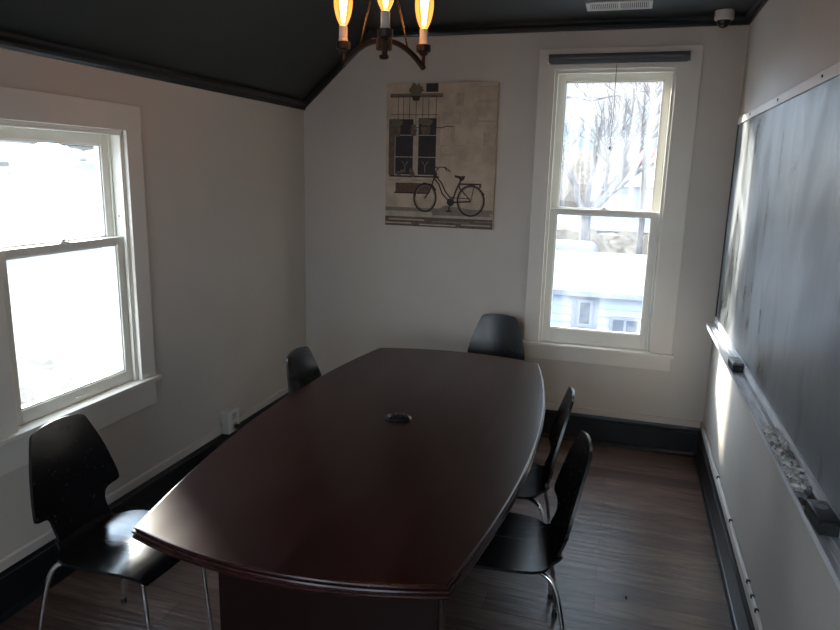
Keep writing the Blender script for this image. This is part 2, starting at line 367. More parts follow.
# chalk stubs heaped in the tray
cols = [(.62, .59, .56), (.80, .78, .75), (.30, .27, .26), (.88, .86, .83)]
cm = [noisy('chalk_%d' % i, c, tuple(x*.7 for x in c), (60, 60, 60), rough=.9) for i, c in enumerate(cols)]
protos = []
for i in range(8):
    b = NB(); r = .0058+.0009*(i % 3); l = (.009, .012, .008, .013)[i % 4]
    lathe(b, [(r*.7, -l), (r, -l*.82), (r*1.02, l*.2), (r*.95, l*.8), (r*.6, l)], 8)
    for v in b.verts: v.co += Vector((rg.uniform(-1, 1), rg.uniform(-1, 1), rg.uniform(-1, 1)))*.0006
    bmesh.ops.recalc_face_normals(b, faces=b.faces[:])
    me = bpy.data.meshes.new('chalk_stub'); b.to_mesh(me); b.free(); me.materials.append(cm[i % 4]); protos.append(me)
def stub(x, y, z, k, rx, rz):
    o = bpy.data.objects.new('chalk_stub', protos[k]); C.objects.link(o); o.location = (x, y, z); o.rotation_euler = (rx, 0, rz); return o
n = 0
for lay in range(3):
    nx = (3, 3, 2)[lay]; ys = 25 if lay == 0 else (23 if lay == 1 else 20)
    for j in range(ys):
        for i in range(nx):
            if lay == 2 and rg.random() < .35: continue
            y = 1.995+(j+.5)*(.50/ys)+rg.uniform(-.004, .004)+(.009 if i % 2 else 0)
            x = R-.0215-.048*(i+.5)/nx+rg.uniform(-.002, .002)
            if lay == 2 and (y > 2.44 or y < 2.04): continue
            o = stub(x, y, .9425+lay*.0105, rg.randrange(8), PI/2+rg.uniform(-.6, .6)*min(lay, 1), rg.uniform(-1.5, 1.5) if lay else rg.uniform(-.5, .5))
            tag(o, 'small worn grey chalk stub in the dense heap along the chalk tray', 'chalk', 'chalk stubs heaped in the tray'); n += 1
mdk = mat('dark_chalk', (.035, .035, .04), .8)
dk = []
for (x, y, lb) in ((R-.060, 1.935, 'dark chalk piece at the front lip of the tray, beside the heap'), (R-.030, 1.955, 'dark chalk piece near the board, between heap and big eraser'), (R-.024, 1.880, 'dark chalk piece closest to the board next to the big eraser'), (R-.055, 1.865, 'dark chalk piece at the tray lip touching the big eraser')):
    b = NB(); lathe(b, [(.004, -.014), (.0068, -.012), (.007, .012), (.004, .014)], 8); o = obj('dark_chalk', b, mdk, None, 'auto'); o.location = (x, y, .943); o.rotation_euler = (PI/2, 0, rg.uniform(.2, 1.2)); tag(o, lb, 'chalk', 'dark chalk pieces beside the eraser')

def eraser(loc, l, w, h, rz, label, top_h):
    e = empty('chalkboard_eraser', loc, rz); tag(e, label, 'eraser', 'chalkboard erasers on the tray')
    b = NB(); box(b, -w/2, w/2, -l/2, l/2, 0, h-top_h, .003); obj('felt_pad', b, M['felt'], e)
    b = NB(); box(b, -w/2-.001, w/2+.001, -l/2-.001, l/2+.001, h-top_h, h, .006, 3); obj('back_cap', b, M['eraser_top'] if top_h > .01 else M['black'], e, 'auto')
    return e
eraser((R-.047, 3.30, .9465), .125, .048, .040, .03, 'small far eraser with a shiny grey back, on the empty end of the tray', .014)
e2 = eraser((R-.046, 1.80, .9465), .122, .048, .040, .05, 'big black eraser close by, with a pale round sticker on top', .008)
b = NB(); lathe(b, [(.015, .040), (.015, .0406)], 20, (.002, .02, 0)); obj('sticker', b, mat('grey_sticker', (.30, .32, .34), .5), e2)

# white cable with clips above the right baseboard
cc = empty('wall_cable', (R-.008, 2.4, .252)); tag(cc, 'thin white cable clipped along the top of the right baseboard', 'cable')
b = NB(); tube(b, [(0, y-2.4, rg.uniform(-.001, .001)) for y in [NEAR+.2+i*.28 for i in range(21) if NEAR+.2+i*.28 < D-.02]], .0045, 6); obj('cord', b, M['white'], cc, True)
for y in (3.64, 3.16, 2.66, 2.56, 2.47, 1.9):
    b = NB(); box(b, -.008, .007, y-2.4-.006, y-2.4+.006, -.007, .008, .002); obj('clip', b, M['black'], cc)

# outlet box on the left wall
ob = empty('outlet_box', (L, 3.430, .20)); tag(ob, 'ivory surface-mounted outlet box low on the left wall', 'outlet')
b = NB(); box(b, .0005, .055, -.06, .06, -.005, .140, .005); obj('housing', b, M['offwhite'], ob, 'auto')
b = NB(); box(b, .055, .061, -.058, .058, -.002, .137, .003); 
obj('cover_plate', b, M['white'], ob, 'auto')
b = NB(); box(b, .061, .064, -.020, .020, .012, .058, .004); box(b, .061, .064, -.020, .020, .077, .123, .004); obj('socket_face', b, M['offwhite'], ob)
b = NB()
for zz in (.035, .100): 
    for yy in (-.008, .008): box(b, .064, .0645, yy-.0015, yy+.0015, zz, zz+.012)
obj('slots', b, M['black'], ob)
b = NB(); box(b, .002, .020, -.072, -.058, .050, .062, .002); obj('conduit_stub', b, M['offwhite'], ob)
pl = empty('power_plug', (L+.066, 3.430, .234)); tag(pl, 'black power plug pushed into the outlet box on the left wall', 'plug')
b = NB(); box(b, 0, .030, -.013, .013, -.014, .014, .005, 3); obj('plug_body', b, M['black'], pl, 'auto')
b = NB(); tube(b, [(.03, 0, 0), (.055, .002, -.004), (.065, .03, -.05), (.05, .08, -.14), (.05, .14, -.205), (.07, .30, -.229), (.14, .45, -.229)], .0035, 8, smooth_pts=2); obj('plug_cord', b, M['black'], pl, True)

# ------------------------------------------------------------------ ceiling things
v = empty('ceiling_vent', (-.145, 4.168, ZC)); tag(v, 'white louvred air vent on the dark ceiling near the tall window', 'vent')
b = NB(); w_, d_ = .178, .094
box(b, -w_, w_, -d_, -d_+.022, -.008, 0, .002); box(b, -w_, w_, d_-.022, d_, -.008, 0, .002); box(b, -w_, -w_+.022, -d_, d_, -.008, 0, .002); box(b, w_-.022, w_, -d_, d_, -.008, 0, .002); box(b, -.008, .008, -d_, d_, -.008, 0)
obj('frame', b, M['white'], v)
b = NB(); box(b, -w_+.02, w_-.02, -d_+.02, d_-.02, -.0015, -.0005); obj('backing', b, M['black'], v)
b = NB()
for k in range(30):
    x = -w_+.028+k*(2*w_-.056)/29
    box(b, x-.0022, x+.0022, -d_+.02, d_-.02, -.007, -.001)
obj('louvres', b, M['white'], v)
k = empty('dome_camera', (.430, 4.42, ZC)); tag(k, 'small white security dome camera on the ceiling corner', 'camera')
b = NB(); lathe(b, [(.050, 0), (.053, -.004), (.053, -.044), (.047, -.052), (.038, -.054)], 32); obj('housing', b, M['white'], k, 'auto')
b = NB(); lathe(b, [(.038, -.052)]+[(.038*math.cos(a), -.054-.040*math.sin(a)) for a in [i*PI/2/8 for i in range(8)]]+[(.002, -.0945)], 24); d2 = obj('dome', b, M['lens'], k, True)
b = NB(); lathe(b, [(.012, -.02), (.012, .0), (.008, .002)], 14, (0, 0, 0)); o = obj('lens_ring', b, M['chrome'], d2); o.location = (-.012, -.022, -.068); o.rotation_euler = (2.2, 0, -.5)
b = NB(); box(b, -.052, -.044, -.018, .010, -.036, -.014, .002); obj('cable_port', b, M['black'], k)

# ------------------------------------------------------------------ canvas print of a bicycle
cv = empty('canvas_print', (-1.255, D, 1.906), 0); tag(cv, 'sepia canvas print of a bicycle leaning by a barred window', 'picture')
W2, H2 = .386, .477
def flat(name, col, c2=None, sc=20): return noisy(name, col, c2 or tuple(x*.75 for x in col), (sc, sc, sc), rough=.75, nscale=1)
PM = [flat('print_plaster', (.60, .49, .38), (.43, .345, .26), 9), flat('print_dark', (.040, .030, .026)), flat('print_navy', (.035, .032, .042)), flat('print_leaf', (.095, .085, .055), (.17, .15, .10), 90),
      flat('print_brick', (.15, .085, .06), (.09, .05, .04), 60), flat('print_stone', (.47, .38, .29), (.40, .32, .24), 30), flat('print_pale', (.50, .42, .34)), flat('print_brown', (.17, .12, .09), (.10, .07, .055), 30), flat('print_grey', (.25, .21, .18))]
b = NB(); box(b, -W2, W2, -.034, -.0003, -H2, H2, .002)
def P_(x, y, lay):
    x = min(x+8, 474.5) if x > 64 else x; y = min(y+4, 589.5) if y > 52 else y
    return ((x-63)/412*2*W2-W2, -.0343-lay*.00012, (590-y)/540*2*H2-H2)
def poly(pts, mi, lay):
    f = b.faces.new([b.verts.new(P_(x, y, lay)) for x, y in pts]); f.material_index = mi
def rect(x0, y0, x1, y1, mi, lay): poly([(x0, y0), (x1, y0), (x1, y1), (x0, y1)], mi, lay)
def st(pts, w, mi, lay, closed=False): ribbon(b, pts, w, lambda x, y: P_(x, y, lay), mi, closed)
def ell(cx, cy, rx, ry, n=28): return [(cx+rx*math.cos(2*PI*i/n), cy+ry*math.sin(2*PI*i/n)) for i in range(n)]
def blob(cx, cy, rx, ry, mi, lay, n=22): poly([(cx+rx*rg.uniform(.6, 1.1)*math.cos(2*PI*i/n), cy+ry*rg.uniform(.6, 1.1)*math.sin(2*PI*i/n)) for i in range(n)], mi, lay)
for r_ in ((400, 60, 474, 110), (392, 112, 470, 188), (268, 150, 335, 195), (262, 272, 358, 312), (318, 82, 345, 130), (420, 225, 468, 275), (300, 200, 316, 262)): rect(*r_, 5, 1)
for r_ in ((402, 64, 470, 106), (396, 117, 464, 182), (272, 154, 330, 190), (268, 277, 352, 307), (424, 230, 464, 270)): rect(*r_, 6 if r_[0] in (272, 424) else 0, 2)
rect(205, 51, 250, 78, 2, 1); rect(70, 88, 268, 98, 7, 2); rect(70, 84, 268, 87, 1, 2)
rect(66, 178, 90, 390, 7, 1); rect(248, 170, 262, 395, 6, 1)
rect(92, 178, 160, 386, 2, 2); rect(180, 174, 247, 386, 2, 2); rect(160, 172, 180, 390, 6, 2)
for xx in (108, 127, 143, 198, 215, 232): rect(xx, 240, xx+2, 386, 1, 3)
for yy in (236, 318): rect(92, yy, 160, yy+3, 6, 3); rect(180, yy, 247, yy+3, 6, 3)
for xx in (100, 120, 143, 168, 193, 215, 243): rect(xx, 98, xx+2, 205, 1, 4)
rect(72, 207, 265, 210, 1, 4); rect(72, 160, 250, 162, 1, 4)
blob(168, 72, 30, 26, 3, 5); poly([(152, 92), (184, 92), (180, 110), (157, 110)], 1, 6)
blob(96, 190, 27, 17, 3, 5); blob(205, 188, 30, 18, 3, 5); blob(160, 205, 12, 10, 3, 5)
poly([(78, 206), (112, 206), (108, 244), (86, 244)], 7, 6); poly([(148, 212), (174, 212), (170, 240), (152, 240)], 7, 6); poly([(186, 206), (226, 206), (220, 236), (194, 236)], 7, 6)
for cx in (130, 207): st([(cx-12, 335), (cx, 352), (cx+12, 335)], 3, 8, 4); st([(cx, 352), (cx, 378)], 3, 8, 4)
rect(70, 390, 262, 396, 1, 4); blob(105, 384, 12, 12, 7, 5); blob(160, 384, 12, 12, 7, 5); blob(120, 374, 10, 8, 3, 6); blob(155, 370, 10, 9, 3, 6)
rect(95, 418, 228, 455, 4, 3); rect(90, 454, 225, 459, 1, 4); rect(66, 402, 240, 412, 6, 3)
st([(262, 210), (285, 203), (310, 205)], 4, 7, 4)
# pavement
rect(63.5, 513, 474.5, 530, 8, 2); rect(63.5, 528, 474.5, 549, 6, 3); rect(63.5, 549, 474.5, 589.5, 7, 3)
for y0, x0, x1 in ((558, 70, 210), (562, 240, 380), (556, 400, 470), (572, 64, 160), (575, 190, 330), (570, 350, 460)): rect(x0, y0, x1, y0+5, 6 if x0 % 20 else 8, 4)
poly([(240, 525), (290, 500), (440, 520), (465, 538), (240, 540)], 8, 4)
# bicycle
for cx, cy, rx, ry in ((210, 473, 42, 53), (383, 480, 49, 57)):
    st(ell(cx, cy, rx, ry), 7, 1, 7, True); st(ell(cx, cy, rx-6, ry-6), 2.5, 8, 8, True)
    for i in range(9): a = i*PI/9; st([(cx-(rx-6)*math.cos(a), cy-(ry-6)*math.sin(a)), (cx+(rx-6)*math.cos(a), cy+(ry-6)*math.sin(a))], .8, 8, 6)
st([(170, 470), (178, 436), (205, 416), (238, 424), (252, 445)], 5, 1, 8)
st([(248, 372), (243, 400), (228, 445), (210, 475)], 5, 1, 9); st([(244, 398), (262, 420), (275, 455), (298, 480), (312, 487)], 5, 1, 9)
st([(250, 390), (272, 415), (288, 448), (305, 468), (322, 470)], 5, 1, 9); st([(344, 402), (328, 440), (312, 490)], 6, 1, 9)
st([(312, 488), (383, 482)], 6, 1, 9); st([(335, 425), (383, 480)], 4, 1, 9); st([(312, 470), (380, 472)], 3, 1, 9)
poly(ell(308, 487, 14, 15, 18), 1, 10); st([(306, 487), (302, 522)], 5, 1, 10); rect(292, 518, 312, 525, 1, 10)
poly([(320, 384), (345, 388), (360, 386), (356, 400), (345, 408), (335, 396), (322, 393)], 1, 11)
rect(338, 414, 420, 420, 1, 9); rect(412, 416, 420, 430, 4, 10); st([(342, 418), (338, 440)], 3, 1, 9); st([(395, 418), (385, 475)], 2.5, 1, 9)
st([(334, 470), (345, 440), (375, 422), (408, 428), (432, 455)], 4, 1, 8)
st([(243, 400), (250, 370), (262, 355), (285, 356), (304, 372)], 4, 1, 11); st([(283, 358), (292, 372)], 3, 1, 11); rect(240, 376, 254, 398, 1, 10)
st([(258, 360), (240, 352)], 4, 1, 11)
o = obj('printed_canvas', b, PM, cv)

# ------------------------------------------------------------------ conference table
TX, TY, TR_ = -.872, 2.622, math.radians(1.35)
tb = empty('conference_table', (TX, TY, 0), TR_); tag(tb, 'long boat-shaped dark mahogany conference table filling the room', 'table')
HL, HW0, HW1, BOW = 1.118, .602, .484, .082
def outline(off):
    hl, w0, w1 = HL-off, HW0-off, HW1-off; pts = []
    n = 40
    side = lambda t: w0-(w0-w1)*t*t
    for i in range(n+1): t = -1+2*i/n; pts.append((side(t), t*hl))
    for i in range(1, n): t = 1-2*i/n; pts.append((t*w1, hl+BOW*(1-t*t)))
    for i in range(n+1): t = 1-2*i/n; pts.append((-side(t), t*hl))
    for i in range(1, n): t = -1+2*i/n; pts.append((t*w1, -hl-BOW*(1-t*t)))
    return pts
b = NB(); prof = [(.0125, .7492), (.0120, .7492), (.0105, .7490), (.006, .7475), (.004, .744), (.0065, .7415), (.0065, .7395), (.001, .737), (-.001, .733), (.001, .7295), (.0045, .727), (.0045, .725), (.001, .722), (0, .718), (.002, .712), (.010, .708), (.018, .708), (.10, .708)]
rings = [[b.verts.new((x, y, z)) for x, y in outline(off)] for off, z in prof]
nn = len(rings[0])
for r0, r1 in zip(rings[:-1], rings[1:]):
    for i in range(nn): b.faces.new((r0[i], r0[(i+1) % nn], r1[(i+1) % nn], r1[i]))
b.faces.new(rings[0]); b.faces.new(rings[-1][::-1])
obj('tabletop', b, M['tabletop'], tb, 'auto')
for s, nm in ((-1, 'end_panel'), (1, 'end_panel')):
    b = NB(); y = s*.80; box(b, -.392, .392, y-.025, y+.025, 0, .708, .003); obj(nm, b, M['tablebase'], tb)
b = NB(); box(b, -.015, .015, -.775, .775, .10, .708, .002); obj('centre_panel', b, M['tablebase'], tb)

pk = empty('ribbed_puck', (-.880, 2.622, .7495), .25); tag(pk, 'small glossy black oval gadget with ribs, lying mid-table', 'gadget')
b = NB(); lathe(b, [(.050, 0), (.058, .003), (.058, .008), (.050, .014), (.030, .020), (.004, .022)], 28)
for v_ in b.verts: v_.co.y *= .72
obj('shell', b, M['gun'], pk, 'auto')
b = NB()
for i in range(4): x = -.022+i*.017; box(b, x-.004, x+.004, -.024, .026, .016, .027, .002)
obj('rib', b, M['gun'], pk)
b = NB(); lathe(b, [(.008, .012), (.008, .019), (.005, .021)], 14, (-.038, -.012, 0)); obj('button', b, M['chrome'], pk, 'auto')

# ------------------------------------------------------------------ chairs
def sm(a, b_, t): t = max(0, min(1, (t-a)/(b_-a))); return t*t*(3-2*t)
def shell_grid(rows, m, parent, name, cap_t=.0055):
    """rows: list of (x, z, halfwidth, side curl, top drop); local chair frame, faces +X"""
    NC = 16; b = NB(); cs = []
    for (x, z, hw, curl, drop) in rows:
        line = []
        for j in range(NC+1):
            u = -1+2*j/NC; line.append(Vector((x+(curl[0]*(u*u)*(hw/.2)**2), u*hw, z+curl[1]*(u*u)*(hw/.2)**2-drop*abs(u)**2)))
        cs.append(line)
    def nrm(i, j):
        a = cs[min(i+1, len(cs)-1)][j]-cs[max(i-1, 0)][j]; c = cs[i][min(j+1, NC)]-cs[i][max(j-1, 0)]
        n_ = a.cross(c); return n_.normalized() if n_.length > 1e-9 else Vector((0, 0, 1))
    T, Bt = [], []
    for i, line in enumerate(cs):
        T.append([b.verts.new(p+nrm(i, j)*cap_t) for j, p in enumerate(line)]); Bt.append([b.verts.new(p-nrm(i, j)*cap_t) for j, p in enumerate(line)])
    for i in range(len(cs)-1):
        for j in range(NC):
            b.faces.new((T[i][j], T[i+1][j], T[i+1][j+1], T[i][j+1])); b.faces.new((Bt[i][j], Bt[i][j+1], Bt[i+1][j+1], Bt[i+1][j]))
        b.faces.new((T[i][0], Bt[i][0], Bt[i+1][0], T[i+1][0])); b.faces.new((T[i][NC], T[i+1][NC], Bt[i+1][NC], Bt[i][NC]))
    for j in range(NC):
        b.faces.new((T[0][j], T[0][j+1], Bt[0][j+1], Bt[0][j])); b.faces.new((T[-1][j], Bt[-1][j], Bt[-1][j+1], T[-1][j+1]))
    return obj(name, b, m, parent, 'auto')
def make_chair():
    t = empty('shell_chair')
    rows = []
    # seat, front to rear
    fr = [(.232, .418, .172), (.228, .432, .182), (.216, .444, .190), (.19, .452, .198), (.15, .456, .204), (.10, .455, .207), (.05, .452, .208), (0, .448, .207), (-.05, .444, .204), (-.09, .442, .198), (-.12, .442, .188), (-.14, .443, .172), (-.155, .445, .150), (-.168, .449, .135), (-.185, .458, .128), (-.197, .472, .126)]
    for x, z, w in fr: rows.append((x, z, w, (0, .008), 0))
    shell_grid(rows, M['chair'], t, 'seat')
    rows = []
    bk = [(.472, .124), (.490, .121), (.510, .121), (.530, .123), (.548, .127), (.558, .133), (.566, .145), (.571, .163), (.574, .182), (.578, .193), (.586, .197), (.60, .197), (.64, .190), (.68, .181), (.72, .171), (.76, .159), (.80, .146), (.83, .136), (.855, .127), (.868, .121), (.876, .113), (.880, .103)]
    for z, w in bk:
        x = -.197-.012*sm(.472, .53, z)-.14*(z-.50)-.06*max(0, z-.6)
        rows.append((x, z, w, (.024, 0), .014*sm(.74, .88, z)))
    shell_grid(rows, M['chair'], t, 'backrest')
    for sx, sy in ((1, 1), (1, -1), (-1, 1), (-1, -1)):
        b = NB()
        if sx > 0: pts = [(.04, .075*sy, .431), (.14, .135*sy, .431), (.194, .150*sy, .428), (.206, .154*sy, .40), (.222, .158*sy, .20), (.236, .162*sy, .008)]
        else: pts = [(-.02, .075*sy, .428), (-.09, .130*sy, .426), (-.145, .160*sy, .420), (-.170, .176*sy, .395), (-.190, .187*sy, .33), (-.222, .205*sy, .15), (-.232, .210*sy, .008)]
        tube(b, pts, .0085, 10, smooth_pts=2); lg = obj('leg', b, M['chrome'], t, True)
        b = NB(); lathe(b, [(.011, 0), (.012, .002), (.0115, .018), (.009, .02)], 12, (pts[-1][0], pts[-1][1], 0)); obj('foot_cap', b, M['black'], lg)
    b = NB(); box(b, -.05, .07, -.085, .085, .432, .438, .002); obj('mount_plate', b, M['chrome'], t)
    return t
def copy_tree(o, parent=None):
    c = o.copy(); C.objects.link(c); c.parent = parent
    for ch in [x for x in bpy.data.objects if x.parent == o]: copy_tree(ch, c)
    return c
p0 = make_chair()
spots = [
    (-1.665, 1.835, -.02, 'black shell chair under the left window, pulled out at the near table corner'),
    (-1.325, 3.070, .0, 'black shell chair tucked in at the far left side of the table'),
    (-.775, 4.115, -PI/2-.02, 'black shell chair at the far end of the table, before the back wall'),
    (-.440, 2.850, PI+.12, 'black shell chair on the right side of the table, the farther one'),
    (-.340, 2.300, PI+.20, 'black shell chair nearest on the right side of the table'),
]
for i, (x, y, rz, lb) in enumerate(spots):
    o = p0 if i == 0 else copy_tree(p0)
    o.location = (x, y, 0); o.rotation_euler = (0, 0, rz); tag(o, lb, 'chair', 'black shell chairs around the table')

# ------------------------------------------------------------------ chandelier
HX, HY, HZ = -.941, 2.55, 2.270
ch = empty('chandelier', (HX, HY, HZ)); tag(ch, 'bronze three-arm chandelier with glowing filament bulbs over the table', 'chandelier')
b = NB(); lathe(b, [(.014, -.020), (.030, -.018), (.031, .022), (.026, .026), (.012, .030), (.006, .034)], 24); obj('hub', b, M['bronze'], ch, 'auto')
b = NB(); lathe(b, [(.010, -.052), (.018, -.048), (.018, -.038), (.008, -.034), (.007, -.018)], 18); obj('finial', b, M['bronze'], ch, 'auto')
def amber():
    m = bpy.data.materials.new('amber_bulb_glass'); m.use_nodes = True; nt = m.node_tree; N, K = nt.nodes, nt.links; N.clear()
    out = N.new('ShaderNodeOutputMaterial'); tr = N.new('ShaderNodeBsdfTransparent'); tr.inputs[0].default_value = (1, .78, .5, 1); gl = N.new('ShaderNodeBsdfGlossy'); gl.inputs['Roughness'].default_value = .05
    em = N.new('ShaderNodeEmission'); em.inputs[0].default_value = (1, .33, .07, 1); em.inputs[1].default_value = 1.5
    fr = N.new('ShaderNodeFresnel'); fr.inputs[0].default_value = 1.45
    m1 = N.new('ShaderNodeMixShader'); K.new(fr.outputs[0], m1.inputs[0]); K.new(tr.outputs[0], m1.inputs[1]); K.new(gl.outputs[0], m1.inputs[2])
    ad = N.new('ShaderNodeMixShader'); ad.inputs[0].default_value = .42; K.new(m1.outputs[0], ad.inputs[1]); K.new(em.outputs[0], ad.inputs[2]); K.new(ad.outputs[0], out.inputs[0]); return m
M['amber'] = amber()
M['fil'] = mat('hot_filament', (0, 0, 0), .5, emit=(1, .50, .17), estr=80)
base_az = math.atan2(-HY, -HX)+.02
RR = .182
for kx in range(3):
    az = base_az+kx*2*PI/3; ca, sa = math.cos(az), math.sin(az)
    # arm: flat bar arching out and down
    b = NB(); pts = []
    for i in range(15):
        t = i/14; r = .024+(RR+.004-.024)*t; z = .016-.084*t**2.0
        pts.append((r, z))
    hw = .0085
    prev = None
    for i, (r, z) in enumerate(pts):
        a_ = pts[max(i-1, 0)]; c_ = pts[min(i+1, len(pts)-1)]; dx, dz = c_[0]-a_[0], c_[1]-a_[1]; l = math.hypot(dx, dz); nx, nz = -dz/l*.0075, dx/l*.0075
        ring = []
        for (s1, s2) in ((1, 1), (1, -1), (-1, -1), (-1, 1)):
            rr, zz = r+nx*s1, z+nz*s1; yy = hw*s2; ring.append(b.verts.new((rr*ca-yy*sa, rr*sa+yy*ca, zz)))
        if prev:
            for q in range(4): b.faces.new((prev[q], prev[(q+1) % 4], ring[(q+1) % 4], ring[q]))
        else: b.faces.new(ring[::-1])
        prev = ring
    b.faces.new(prev); arm = obj('arm', b, M['bronze'], ch)
    x, y = RR*ca, RR*sa
    b = NB(); tube(b, [(x, y, -.070), (x, y, -.008)], .0075, 8); lathe(b, [(.010, -.020), (.017, -.014), (.017, -.008), (.026, -.006), (.028, .0), (.028, .020), (.022, .022)], 24, (x, y, 0)); obj('candle_cup', b, M['bronze'], arm, 'auto')
    b = NB(); lathe(b, [(.018, .020), (.0185, .024), (.0185, .030), (.0165, .032), (.0165, .078), (.014, .080)], 20, (x, y, 0)); obj('candle_sleeve', b, M['candle'], arm, 'auto')
    b = NB(); pr = [(.012, .078), (.0145, .083), (.0195, .093), (.0255, .106), (.031, .124), (.0352, .145), (.037, .165), (.0365, .183), (.033, .200), (.025, .214), (.013, .223), (.002, .226)]
    lathe(b, pr, 24, (x, y, 0)); bl = obj('bulb_glass', b, M['amber'], arm, 'auto')
    b = NB()
    for q in range(8):
        a0 = 2*PI*q/8; a1 = a0+PI/8
        tube(b, [(x+.0055*math.cos(a0), y+.0055*math.sin(a0), .094), (x+.0150*math.cos(a1), y+.0150*math.sin(a1), .19)], .0018, 6)
    obj('filament', b, M['fil'], bl)
    # hanging rod from mid arm to the collar
    rr = .105; b = NB()
    tube(b, [(rr*ca, rr*sa, .004), (rr*.98*ca, rr*.98*sa, .012), (.022*ca, .022*sa, .30)], .0035, 8); obj('rod', b, M['bronze'], ch, True)
b = NB(); lathe(b, [(.010, .285), (.026, .288), (.026, .310), (.010, .318), (.006, .33)], 20); obj('collar', b, M['bronze'], ch, 'auto')
b = NB(); tube(b, [(0, 0, .325), (0, 0, ZC-HZ-.02)], .006, 8); obj('stem', b, M['bronze'], ch, True)
b = NB(); lathe(b, [(.012, ZC-HZ-.035), (.055, ZC-HZ-.020), (.060, ZC-HZ-.0005)], 28); obj('canopy', b, M['bronze'], ch, 'auto')

# crumb on the floor
b = NB(); bmesh.ops.create_icosphere(b, subdivisions=1, radius=.008)
for v_ in b.verts: v_.co = Vector((v_.co.x*.8, v_.co.y*1.5, max(v_.co.z*.8, -.004)))
o = obj('floor_crumb', b, M['black']); o.location = (.132, 2.779, .004); tag(o, 'tiny black crumb lying on the open floor', 'debris')

# ------------------------------------------------------------------ outside
GZ = -3.3
M['snow'] = noisy('pale_ground', (.20, .205, .22), (.30, .30, .31), (.3, .3, .3), rough=.8)
M['siding'] = mat('pale_blue_siding', (.215, .25, .30), .6)
M['roofw'] = noisy('snowy_roof', (.105, .115, .14), (.17, .18, .21), (.6, 1.2, 1), rough=.8)
M['dkglass'] = mat('far_window_glass', (.04, .055, .08), .2)
M['bark'] = noisy('bare_bark', (.055, .050, .052), (.10, .09, .09), (6, 6, 2), rough=.9)
M['hedge'] = noisy('winter_hedge', (.075, .058, .042), (.15, .12, .09), (3, 3, 3), rough=.95)
M['hedgeg'] = noisy('evergreen', (.03, .038, .03), (.07, .075, .06), (2, 2, 2), rough=.95)
M['redroof'] = mat('red_roof', (.42, .09, .08), .7)
M['farwall'] = mat('far_wall', (.17, .165, .17), .8)
b = NB(); box(b, -90, 90, -60, 190, GZ-.2, GZ); struct(obj('floor_outside_ground', b, M['snow'])); bpy.data.objects['floor_outside_ground'].name = 'ground'

# low siding building right behind: front faces us
hb = empty('neighbour_building', (-.5, 16, GZ)); tag(hb, 'low pale building with clapboard siding seen through the tall window', 'building')
b = NB(); ze = 1.8-.169*16
def clap(bm, x0, x1, y, z0, z1, st_=.19):
    z = z0
    while z < z1-.01:
        zz = min(z+st_, z1); A_ = [bm.verts.new(p) for p in ((x0, y-.035, z), (x1, y-.035, z), (x1, y, zz), (x0, y, zz))]; bm.faces.new(A_)
        B_ = [bm.verts.new(p) for p in ((x0, y-.035, z), (x1, y-.035, z), (x1, y, z), (x0, y, z))]; bm.faces.new(B_); z = zz
clap(b, -6, 5.5, 0, 0, ze-GZ); box(b, -6, 5.5, .001, 5, 0, ze-GZ); obj('siding_wall', b, M['siding'], hb)
b = NB(); prism(b, [(-.25, ze-GZ-.02), (-.25, ze-GZ+.10), (5.4, ze-GZ+.42), (5.4, ze-GZ-.02)], fx, -6.3, 5.8); obj('roof', b, M['roofw'], hb)
def opening(nm, x0, x1, z0, z1, mullion=0, fr=.07):
    b = NB(); y = -.06
    for r_ in ((x0-fr, x1+fr, z0-fr, z0), (x0-fr, x1+fr, z1, z1+fr), (x0-fr, x0, z0, z1), (x1, x1+fr, z0, z1)): box(b, r_[0], r_[1], y-.03, y+.03, r_[2], r_[3])
    if mullion: xm = (x0+x1)/2; box(b, xm-.03, xm+.03, y-.02, y+.03, z0, z1); 
    f = obj(nm, b, M['roofw'], hb); b = NB(); box(b, x0, x1, y-.005, y+.01, z0, z1); obj('pane', b, M['dkglass'], f)
wx = lambda t: t*15.9+.5
wz = lambda t: 1.8+t*15.9-GZ
opening('window', wx(-.056), wx(-.042), wz(-.214), wz(-.182)); 
b = NB(); box(b, wx(-.068), wx(-.030), -.05, -.005, wz(-.30), wz(-.172)); obj('door', b, M['roofw'], hb)
opening('window', wx(-.008), wx(.026), wz(-.238), wz(-.204), 1)
b = NB(); box(b, wx(.034), wx(.040), -.09, -.03, 0, ze-GZ); obj('downpipe', b, M['roofw'], hb)

# white camper behind it
cvn = empty('white_van', (-2.05, 21.9, GZ)); tag(cvn, 'white rounded van parked beyond the low building', 'van')
b = NB(); box(b, -1.3, 1.2, 0, 2, .45, 2.95, .35, 5); obj('body', b, M['roofw'], cvn, 'auto')
b = NB()
for sx in (-.8, .8): lathe(b, [(.34, -.1), (.34, .1)], 20, (sx, .1, .34), 'y')
obj('wheel', b, M['black'], cvn)
b = NB(); box(b, -1.0, .3, -.01, .03, 1.9, 2.45); obj('windscreen', b, M['dkglass'], cvn)

def hump(bm, x0, x1, y, z0, h, n, sd, dep=1.5):
    g = random.Random(sd)
    for i in range(n):
        x = x0+(x1-x0)*(i+g.random())/n; s = h*g.uniform(.7, 1.1)
        t = bmesh.new(); bmesh.ops.create_icosphere(t, subdivisions=2, radius=1)
        for v_ in t.verts: v_.co *= g.uniform(.8, 1.1)
        merge(bm, t, Matrix.Translation((x, y+g.uniform(-dep, dep)*.4, z0+s*.45)) @ Matrix.Diagonal((h*.75, dep, s*.65, 1)))
b = NB(); hump(b, -6, 5, 32, GZ, 2.5, 26, 4); tag(obj('brown_hedge', b, M['hedge']), 'long brown winter hedge behind the low building', 'hedge')
